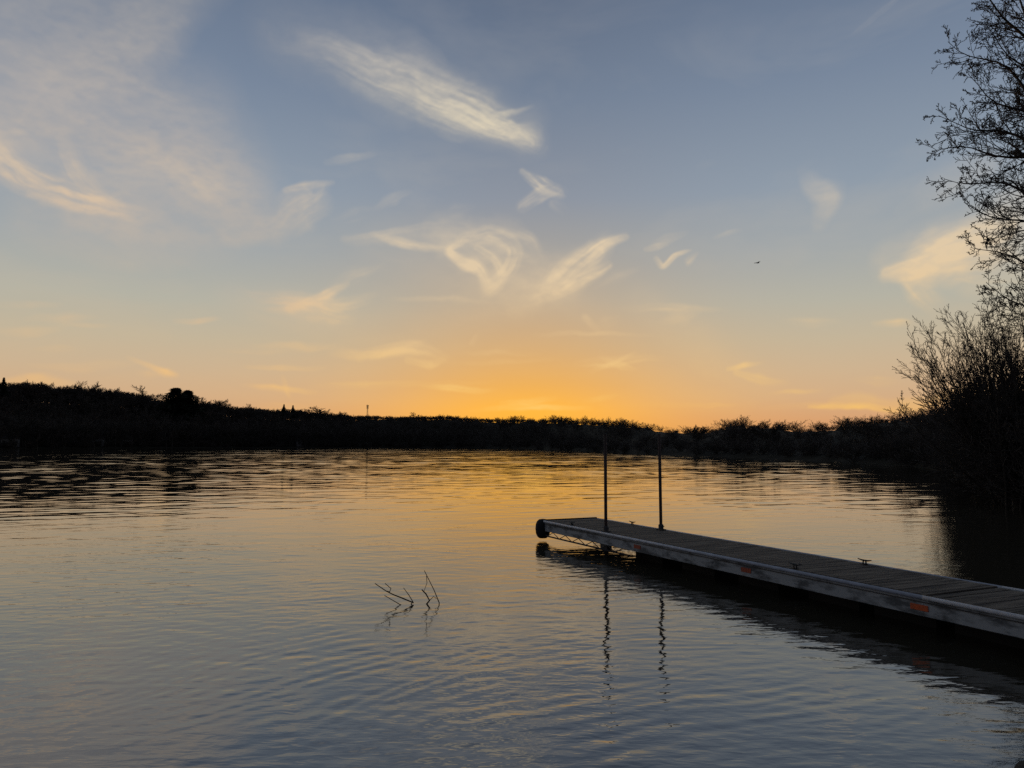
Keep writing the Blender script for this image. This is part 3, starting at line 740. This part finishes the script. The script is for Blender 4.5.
for px, py, back, sp, lab, sd in ((4, 378, 50, .28, "dark pointed evergreen at the far left end of the skyline", 1), (176, 388.5, 40, .36, "bushy dark evergreen with a rounded top in the notch of the left hill", 2),
                                  (188, 391, 42, .34, "shorter evergreen leaning into the right side of the bushy one", 3), (284, 404.5, 50, .30, "left one of the two little pointed evergreens on the slope", 4),
                                  (293, 405.5, 50, .30, "right one of the two little pointed evergreens on the slope", 5)):
    o = evergreen(12, 40 + sd, sp); tag(o, lab, "tree", "evergreens on the left hill"); stand(o, px, py, back, 1.9 if 170 < px < 190 else 1.15)

# ------------------------------------------------------------------ right bank
near_P = dict(trunk=.95, r0=.0075, seg=[7, 5, 4, 3], taper=[.85, .8, .75, .6], jit=[.07, .12, .16, .2], trop=[.03, .07, .05, .03], kids=[12, 7, 5], start=[.2, .2, .15],
              ang=[34, 38, 38], ratio=[.5, .5, .5], rr=[.55, .55, .6], rmin=.007, cone=.5)
def bank_pos(px, r):
    a = az_el(px, 444)[0]
    return Vector((r * math.sin(a), r * math.cos(a), 0)), math.degrees(a)
def plant(o, px, back, label, cat, group=None, rz=0.0, s=1.0):
    a = az_el(px, 444)[0]; ad = math.degrees(a); r = FAR(ad) + back
    o.location = (r * math.sin(a), r * math.cos(a), hill(ad, r) - .05); o.rotation_euler = (0, 0, rz); o.scale = (s, s, s)
    return tag(o, label, cat, group)
# multi-stemmed trees fanning out over the water
P = dict(near_P); P["pull"] = np.array([-.02, -.01, .0]); P["jit"] = [.04, .07, .10, .14]; P["kids"] = [10, 6, 4]; P["ratio"] = [.34, .45, .5]; P["ang"] = [30, 36, 36]
o = make_proto("multi_stem_tree", P, 6.9, 501, (6, 3), stems=42, fan=.28, lean=(-.30, 0))
plant(o, 1009, 1.5, "wide bare tree with many thin stems fanning left over the water from the dark bank", "tree")
o = make_proto("multi_stem_tree", P, 7.2, 522, (6, 3), stems=18, fan=.2, lean=(.0, 0))
plant(o, 1030, 1.0, "upright bare tree of dense stems at the right edge behind the fanning one", "tree")
# thicket shrubs along the bank
sh_P = dict(near_P); sh_P["seg"] = [5, 4, 3]; sh_P["kids"] = [11, 7]; sh_P["start"] = [.06, .1]; sh_P["r0"] = .006; sh_P["ang"] = [38, 42]; sh_P["jit"] = [.1, .16, .2]; sh_P["rmin"] = .009
shrubs = [make_proto("bank_shrub", sh_P, 3.2, 600 + s, (4, 3), stems=36, fan=.33, cat="shrub") for s in range(3)]
used = [False] * 3
spots = [(958, .8, .9), (964, 3, 1.1), (970, .6, .95), (974, 3, 1.3), (974, .6, 1.0), (980, 3, 1.35), (986, .5, 1.0), (990, 3, 1.45), (996, .6, .95), (1000, 2.6, 1.4), (1008, .6, 1.0), (1014, 2.5, 1.4), (1022, .6, .95), (1034, 2.2, 1.3), (1046, .8, 1.0), (950, 2, .9), (940, 2, 1.0), (928, 2, 1.0), (915, 2, 1.0), (900, 2, 1.0)]
for i, (px, bk, s) in enumerate(spots):
    v = i % 3; o = shrubs[v] if not used[v] else copy_tree(shrubs[v]); used[v] = True
    plant(o, px, bk, "dense leafless shrub in the black thicket along the right bank", "shrub", "shrubs of the right bank thicket", rng.uniform(0, 6.28), s)
# pale slim trunks standing at the water's edge
pole_P = dict(near_P); pole_P["kids"] = [8, 5, 4]; pole_P["start"] = [.55, .2, .15]; pole_P["trunk"] = .95; pole_P["r0"] = .011
for i, (px, bk, H, lab) in enumerate(((992, .3, 6.0, "slim pale trunk at the water's edge, left of the pair beside it"), (1001, .2, 6.6, "slim pale trunk in the middle of the bank's three by the water"), (1011, .3, 6.3, "slim pale trunk nearest the right edge of the thicket by the water"))):
    o = make_proto("slim_tree", pole_P, H, 700 + i, (7, 3), barkm="bark_pale"); plant(o, px, bk, lab, "tree", "slim trunks at the right bank")
# big budding tree whose limbs reach in from the right
def overhang_tree():
    rg = np.random.RandomState(911); a_ = R(38.6); r_ = 26.5
    base = np.array([r_ * math.sin(a_), r_ * math.cos(a_), .2]); H = 17.5
    root = empty("budding_tree", tuple(base)); tag(root, "large budding tree whose bare limbs hang in from the right edge of the sky", "tree")
    trunk = []; p = np.array([0, 0, -.3]); d = np.array([.03, 0, 1.0]); tp_, tr_ = [p], [.30]
    for i in range(12):
        d = unit(d + rg.normal(0, .02, 3) * np.array([1, 1, 0])); p = p + d * H / 12; tp_.append(p); tr_.append(.30 * (1 - i / 12.5) + .01)
    tp_, tr_ = np.array(tp_), np.array(tr_)
    P = dict(seg=[8, 6, 5, 3], taper=[.85, .8, .75, .6], jit=[.06, .10, .13, .18], trop=[.0, .01, .03, .04], kids=[9, 6, 4], start=[.15, .12, .15],
             ang=[42, 42, 44], ratio=[.36, .42, .42], rr=[.45, .55, .6], rmin=.0068, cone=.45)
    out = []; tips = []
    ends = [(955, -30, 0), (946, 42, .6), (936, 118, 0), (966, 78, -1), (942, 178, .5), (978, 128, 1), (962, 205, -.8), (985, 30, -.6), (968, 245, .4), (990, 175, -1.2), (984, 285, .2), (1000, 232, 1), (1004, 90, 1.5),
            (975, -70, 1), (995, -30, -1.5), (1012, 150, -.4), (1015, 265, -1), (930, 150, 1.2), (1000, 310, .8)]
    limbs = []
    for px, py, dy in ends:
        dd = ray(px + 3, py); t = (base[1] + dy) / dd.y; limbs.append(np.array(Vector((0, 0, EYE)) + dd * t) - base)
    for i in range(9):                       # limbs on the sides away from the water
        t = rg.uniform(-1.35, 1.45); q = rg.uniform(3, 5.5); limbs.append(np.array([q * math.cos(t), q * math.sin(t), rg.uniform(6, 17)]))
    for e in limbs:
        z0 = max(1.8, e[2] - rg.uniform(1.6, 3.0)); i = min(int(np.searchsorted(tp_[:, 2], z0)), 11); s0 = tp_[i]
        v = e - s0; L = np.linalg.norm(v); n = 11; pts = []
        w1, w2 = rg.uniform(0, 6.28, 2)
        for q in range(n + 1):
            f = q / n; b_ = s0 + v * f; arch = math.sin(f * math.pi) * .05 * L
            pts.append(b_ + np.array([math.sin(f * 9 + w1) * .05 * L * f * (1 - f) * 2, math.sin(f * 7 + w2) * .12 * L * f * (1 - f), arch + .02 * L * math.sin(f * 11 + w2)]))
        pts = np.array(pts); r0 = .022 + .010 * L; rad = np.maximum(r0 * (1 - .93 * np.arange(n + 1) / n), .009)
        out.append((1, pts, rad)); dirs = np.gradient(pts, axis=0)
        tips.append((list(pts[-3:]), [unit(x) for x in dirs[-3:]]))
        m_ = int(8 + 3.2 * L)
        for q in range(m_):
            f = .22 + .78 * (q + rg.uniform(.1, .9)) / m_; x = f * n; i = min(int(x), n - 1); w = x - i
            bp_ = pts[i] * (1 - w) + pts[i + 1] * w; bd = unit(dirs[i]); ang = R(46) * rg.uniform(.7, 1.3)
            nd = bd * math.cos(ang) + unit(np.cross(bd, rg.normal(0, 1, 3))) * math.sin(ang)
            grow(out, tips, bp_, unit(nd + np.array([0, 0, .12])), rg.uniform(.8, 1.7) * (1.25 - .85 * f), max(.0085, rad[i] * .5), 1, P, rg)
    v, f = tubes([(tp_, tr_)], 10); mesh_obj("trunk", v, f, M["bark"], root, True)
    v, f = tubes([(p_, q_) for _, p_, q_ in out], 3); cr = mesh_obj("crown", v, f, M["twig"], root, True)
    v, f = bud_mesh(tips, rg, .038, 2); mesh_obj("buds", v, f, M["bud"], cr)
overhang_tree()

# ------------------------------------------------------------------ dock
DZ = .48; DW = 1.46; DL = 17.0; BH = .25
C0 = at_z(544.5, 520.5, DZ)
AX = Vector((.415, -.91)).normalized(); AY = Vector((-AX.y, AX.x))
dock = empty("boat_dock", (C0.x, C0.y, 0), math.atan2(AX.y, AX.x))
tag(dock, "long low plank dock with pale side beams and two tall posts near its outer end", "dock")
def dl(px, py, z=DZ):                        # picture point at a height -> along / across the dock
    p = at_z(px, py, z); d = Vector((p.x - C0.x, p.y - C0.y))
    return d.dot(AX), d.dot(AY)
SEAM = dl(983, 588.5)[0]
posts = [dl(606.5, 530.5), dl(659.5, 529.5)]
P1 = posts[0][0]
def decking(x0, x1, dz, seed):
    m = MB(); rg = random.Random(seed); x = x0
    while x < x1 - .02:
        w = min(.138, x1 - x); z = DZ + dz + rg.uniform(-.003, .003)
        m.box(x + .004, x + w - .004, .055 + rg.uniform(-.004, .004), DW - .055 + rg.uniform(-.006, .006), z - .036, z)
        x += .142
    return m.build("decking", M["plank"], dock)
decking(.02, SEAM - .02, 0, 1); decking(SEAM + .02, DL, -.012, 2)
for y0, y1 in ((0, .045), (DW - .045, DW)):
    for x0, x1 in ((0, SEAM - .002), (SEAM + .002, DL)):
        sb = MB().box(x0, x1, y0, y1, DZ - BH, DZ - .012, .006).build("side_beam", M["fascia"], dock)
        yy = -.012 if y0 == 0 else DW + .012
        MB().tube([(x0 + .002, yy, DZ - .022), (x1 - .002, yy, DZ - .022)], .026, 10).build("top_rail", M["rail"], sb, True)
        MB().box(x0 + .003, x1 - .003, min(yy, y0 + .01), max(yy, y1 - .01), DZ - .085, DZ - .075).build("seam_lip", M["steel"], sb)
MB().box(-.05, 0.0, -.01, DW + .01, DZ - BH, DZ - .004).build("end_beam", M["steel"], dock)
# fat black barrel bumper on the outer near corner
MB().tube([(-.15, .03, z_) for z_ in (.05, .09, .16, .27, .38, .45, .495, .505)], [.09, .135, .168, .18, .17, .14, .09, .02], 22).build("corner_bumper", M["rubber"], dock, True)
MB().box(-.085, -.052, .05, DW + .02, DZ - .12, DZ + .018, .008).build("end_board", M["rubber"], dock)
# truss below the beams: bottom chords, zig-zag webs and cross members
for y in (.022, DW - .022):
    zc = .12
    ch = MB().tube([(-.15, y, zc + .04), (.15, y, zc), (posts[0][0] + 1.2, y, zc)], .018, 8).build("bottom_chord", M["steel"], dock, True)
    wb = MB(); x = .1; zz = []
    while x < posts[0][0] + 1.2:
        zz.append((x, y, zc if len(zz) % 2 == 0 else DZ - BH)); x += .3
    wb.tube(zz, .009, 6)
    wb.build("truss_web", M["steel"], ch)
for i in range(9):
    x = .5 + i * 1.35
    MB().box(x - .03, x + .03, .046, DW - .046, DZ - BH + .03, DZ - .06).build("cross_member", M["steel"], dock)
# posts: pipe through a socket at the beam, down to the bed
print("posts", posts, "corner", tuple(C0), "seam", SEAM)
for i, y in enumerate((.11, DW - .11)):
    lo_, hi_ = 0.0, 8.0
    for _ in range(30):                      # station along the dock that lies on the post's bearing
        x = (lo_ + hi_) / 2; q_ = C0 + Vector((AX.x * x + AY.x * y, AX.y * x + AY.y * y, 0))
        if q_.x / q_.y < (604.8, 659.3)[i] / F - CX / F: lo_ = x
        else: hi_ = x
    lean = .01 if i == 0 else -.012
    po = MB().tube([(x, y, -1.2), (x, y, DZ), (x + lean, y, DZ + 2.02)], .033, 14).build("post", M["rust"], dock, True)
    MB().tube([(x, y, DZ - BH - .2), (x, y, DZ + .10), (x, y, DZ + .115)], [.055, .055, .045], 14).build("socket", M["steel"], po, True)
    MB().box(x - .11, x + .11, y - .055, y + .055, DZ + .002, DZ + .02).build("base_plate", M["steel"], po)
    MB().box(x - .13, x + .13, y - .06, y + .06, DZ - BH - .14, DZ - BH - .005).build("bracket", M["steel"], po)
    MB().tube([(x + .045, y, DZ + .08), (x + .11, y, DZ + .08)], .012, 6).build("set_screw", M["steel"], po)
    cap = MB().tube([(x + lean, y, DZ + 2.02), (x + lean, y, DZ + 2.035)], [.036, .03], 14).build("post_cap", M["black"], po, True)
# black float boxes added under the deck to block light through the gap
x = posts[0][0] + .7
while x < DL - 3.5:
    f = MB(); f.box(x, x + .92, .48, DW - .3, -.16, .19, .05); f.build("float", M["rubber"], dock); x += .92 + (.62 if x < 6.5 else .25)
# orange reflectors on the near beam
for px, py, w, mm, lab in ((634, 546.5, .22, "dull_orange", "dim weathered reddish reflector"), (734.5, 570.5, .22, "dull_orange", "faded red reflector"), (911.5, 607.5, .24, "orange", "bright orange reflector")):
    x = dl(px, py, DZ - .14)[0]
    m = MB().box(x - w / 2, x + w / 2, -.009, -.0015, DZ - .185, DZ - .115, .003).build("reflector", M[mm], dock); m["label"] = lab
# cleats along both edges
def cleat(x, y):
    m = MB(); m.box(x - .05, x + .05, y - .022, y + .022, DZ + .001, DZ + .012)
    for s in (-.028, .028): m.tube([(x + s, y, DZ + .01), (x + s * .8, y, DZ + .055)], .011, 8)
    m.tube([(x - .125, y, DZ + .075), (x - .06, y, DZ + .062), (x, y, DZ + .06), (x + .06, y, DZ + .062), (x + .125, y, DZ + .075)], [.007, .012, .013, .012, .007], 8)
    return m.build("cleat", M["black"], dock, True)
for px, py in ((628, 525), (858, 565), (572, 525), (792, 569)):
    x, y = dl(px, py)
    cleat(x, .10 if y < DW / 2 else DW - .10)

# ------------------------------------------------------------------ drowned branch in the shallows
b0 = at_z(412, 604, 0)
br = empty("drowned_branch", b0); tag(br, "thin dead branch with bare twigs poking out of the calm water", "branch")
UP = at_z(412, 604, 0)
def bp(px, py, dyy=0.0):                     # point on the upright plane through the branch
    d = ray(px, py); t = (b0.y + dyy) / d.y
    return Vector((0, 0, EYE)) + d * t - b0
def twig(pts, r0, r1, name, parent=br):
    pts = [bp(*p) for p in pts]; n = len(pts)
    return MB().tube(pts, [1.05 * (r0 + (r1 - r0) * i / (n - 1)) for i in range(n)], 6).build(name, M["bark"], parent, True)
st = twig([(407, 609, .0), (412.5, 602.4, .0), (402, 598, -.05), (393, 594.5, -.08), (386, 591, -.1), (375, 583.5, -.15)], .013, .006, "limb")
twig([(386.5, 591, -.1), (389.5, 592, -.14), (391, 588.5, -.18), (385, 583.3, -.2)], .007, .005, "twig", st)
twig([(413.5, 603, 0), (409.5, 596, .06), (403.5, 587.8, .1)], .007, .004, "twig", st)
twig([(405, 607, -.02), (400, 604.5, -.06), (384.5, 595.5, -.12)], .008, .005, "twig", st)
twig([(406, 607, 0), (401, 606.2, -.02), (396, 608.5, -.1), (392, 608.5, -.1), (390.5, 614, -.2)], .012, .007, "twig", st)
r_ = twig([(437, 612, 0), (439.3, 603, 0), (434, 590, .04), (424.3, 570.5, .1)], .009, .005, "limb")
twig([(426.5, 576, .1), (427, 583, .13), (424, 591, .12)], .005, .0035, "twig", r_)
s_ = twig([(422, 610, 0), (429.5, 600.5, 0), (426, 594, .03), (421.8, 589.6, .05)], .013, .008, "limb")
twig([(429.5, 600.5, 0), (433.5, 596.5, .02), (436.5, 598.5, .05)], .005, .004, "twig", s_)

# ------------------------------------------------------------------ far mast, houses and a bird
def mast():
    a, e = az_el(367.5, 404.5); r = FAR(math.degrees(a)) + 95; z = hill(math.degrees(a), r)
    root = empty("radio_mast", (r * math.sin(a), r * math.cos(a), z)); H = EYE + r * math.tan(e) - z
    m = MB()
    for i in range(3):
        t = i * 2.094; m.tube([(.8 * math.cos(t), .8 * math.sin(t), -.2), (.28 * math.cos(t), .28 * math.sin(t), H * .93)], .11, 5)
    n = 9
    for j in range(n):
        for i in range(3):
            t, t2 = i * 2.094, (i + 1) * 2.094; ra, rb = .8 - .52 * j / n, .8 - .52 * (j + 1) / n
            m.tube([(ra * math.cos(t), ra * math.sin(t), H * .93 * j / n), (rb * math.cos(t2), rb * math.sin(t2), H * .93 * (j + 1) / n)], .05, 4)
    m.build("lattice_tower", M["steel"], root)
    MB().tube([(0, 0, H * .9), (0, 0, H)], .12, 6).build("antenna", M["steel"], root)
    for f, w in ((.93, .75), (.80, .6)):
        q = MB()
        for i in range(3):
            t = i * 2.094 + .4; x, y = w * math.cos(t), w * math.sin(t)
            q.tube([(x, y, H * f - .9), (x, y, H * f + .5)], .22, 6); q.tube([(0, 0, H * f), (x, y, H * f)], .06, 4)
        q.build("antenna_cluster", M["steel"], root)
    tag(root, "slender lattice mast with antenna clusters rising above the far trees", "mast")
mast()

def house(px, back, w, label, gable):
    a = az_el(px, 444)[0]; ad = math.degrees(a); r = FAR(ad) + back; z = hill(ad, r)
    root = empty("lake_house", (r * math.sin(a), r * math.cos(a), z), -a + gable); tag(root, label, "house", "houses on the far shore")
    d, h = w * .7, 4.2
    wl = MB().box(-w / 2, w / 2, -d / 2, d / 2, -.6, h)
    wl.add([(-w / 2, -d / 2, h), (-w / 2, d / 2, h), (-w / 2, 0, h + d * .32), (w / 2, -d / 2, h), (w / 2, d / 2, h), (w / 2, 0, h + d * .32)], [(0, 1, 2), (3, 5, 4)])
    wl.build("wall", M["siding"], root)
    e = .45; t = .2; rz = d * .32 / (d / 2)
    rf = MB()
    for s in (-1, 1):
        y0, z0, z1 = s * (d / 2 + e), h - e * rz + .03, h + d * .32 + .03
        rf.add([(-w / 2 - e, y0, z0), (w / 2 + e, y0, z0), (w / 2 + e, 0, z1), (-w / 2 - e, 0, z1), (-w / 2 - e, y0, z0 + t), (w / 2 + e, y0, z0 + t), (w / 2 + e, 0, z1 + t), (-w / 2 - e, 0, z1 + t)],
               [(3, 2, 1, 0), (4, 5, 6, 7), (0, 1, 5, 4), (1, 2, 6, 5), (3, 0, 4, 7)])
    rf = rf.build("roof", M["shingle"], root)
    MB().box(w * .22, w * .22 + .7, .3, 1.0, h + .6, h + d * .32 + 1.0).build("chimney", M["shingle"], rf)
    for i in range(3):
        x = (-.32 + .32 * i) * w
        if i == 1: MB().box(x - .5, x + .5, -d / 2 - .06, -d / 2 + .01, .05, 2.1).build("door", M["shingle"], root)
        else:
            f = MB().box(x - .85, x + .85, -d / 2 - .08, -d / 2 + .01, 1.1, 2.9).build("window", M["siding"], root)
            MB().box(x - .72, x + .72, -d / 2 - .1, -d / 2 - .07, 1.25, 2.75).build("pane", M["window"], f)
for args in ((8, 9, 9, "small pale house low on the far bank at the left end of the shore", .3), (96, 10, 9, "pale house under the tallest bare trees of the left hill", -.2), (127, 10, 6, "little pale boathouse right of the house under the left hill", .1),
             (302, 9, 8, "pale house at the waterline under the dome shaped bare tree", .25)):
    house(*args)

def bird():
    d = ray(757.5, 263); p = Vector((0, 0, EYE)) + d * 75
    root = empty("bird", p, R(20)); tag(root, "small dark bird gliding in the clear sky", "bird")
    body = MB()
    body.tube([(-.34, 0, -.03), (-.22, 0, 0), (-.05, 0, .01), (.12, 0, .03), (.2, 0, .05), (.26, 0, .05), (.31, 0, .045)], [.02, .035, .065, .06, .04, .035, .006], 10)
    for s in (-1, 1):
        pts = [(.08, s * .03, .03), (.12, s * .25, .12), (.02, s * .58, .07), (-.02, s * .56, .065), (-.06, s * .25, .10), (-.08, s * .03, .015)]
        v = pts + [(x, y, z + .015) for x, y, z in pts]
        body.add(v, [(0, 1, 2, 3, 4, 5), (11, 10, 9, 8, 7, 6)] + [(i, i + 6, (i + 1) % 6 + 6, (i + 1) % 6) for i in range(6)])
    body.add([(-.3, .02, -.02), (-.3, -.02, -.02), (-.5, -.08, -.03), (-.5, .08, -.03), (-.4, 0, -.045)], [(0, 1, 2, 3), (1, 0, 4), (1, 4, 2), (2, 4, 3), (3, 4, 0)])
    body.build("bird_body", M["feather"], root, True); root.scale = (.75, .75, .75)
bird()

for o in bpy.data.objects:
    if "_top" in o.keys(): del o["_top"]
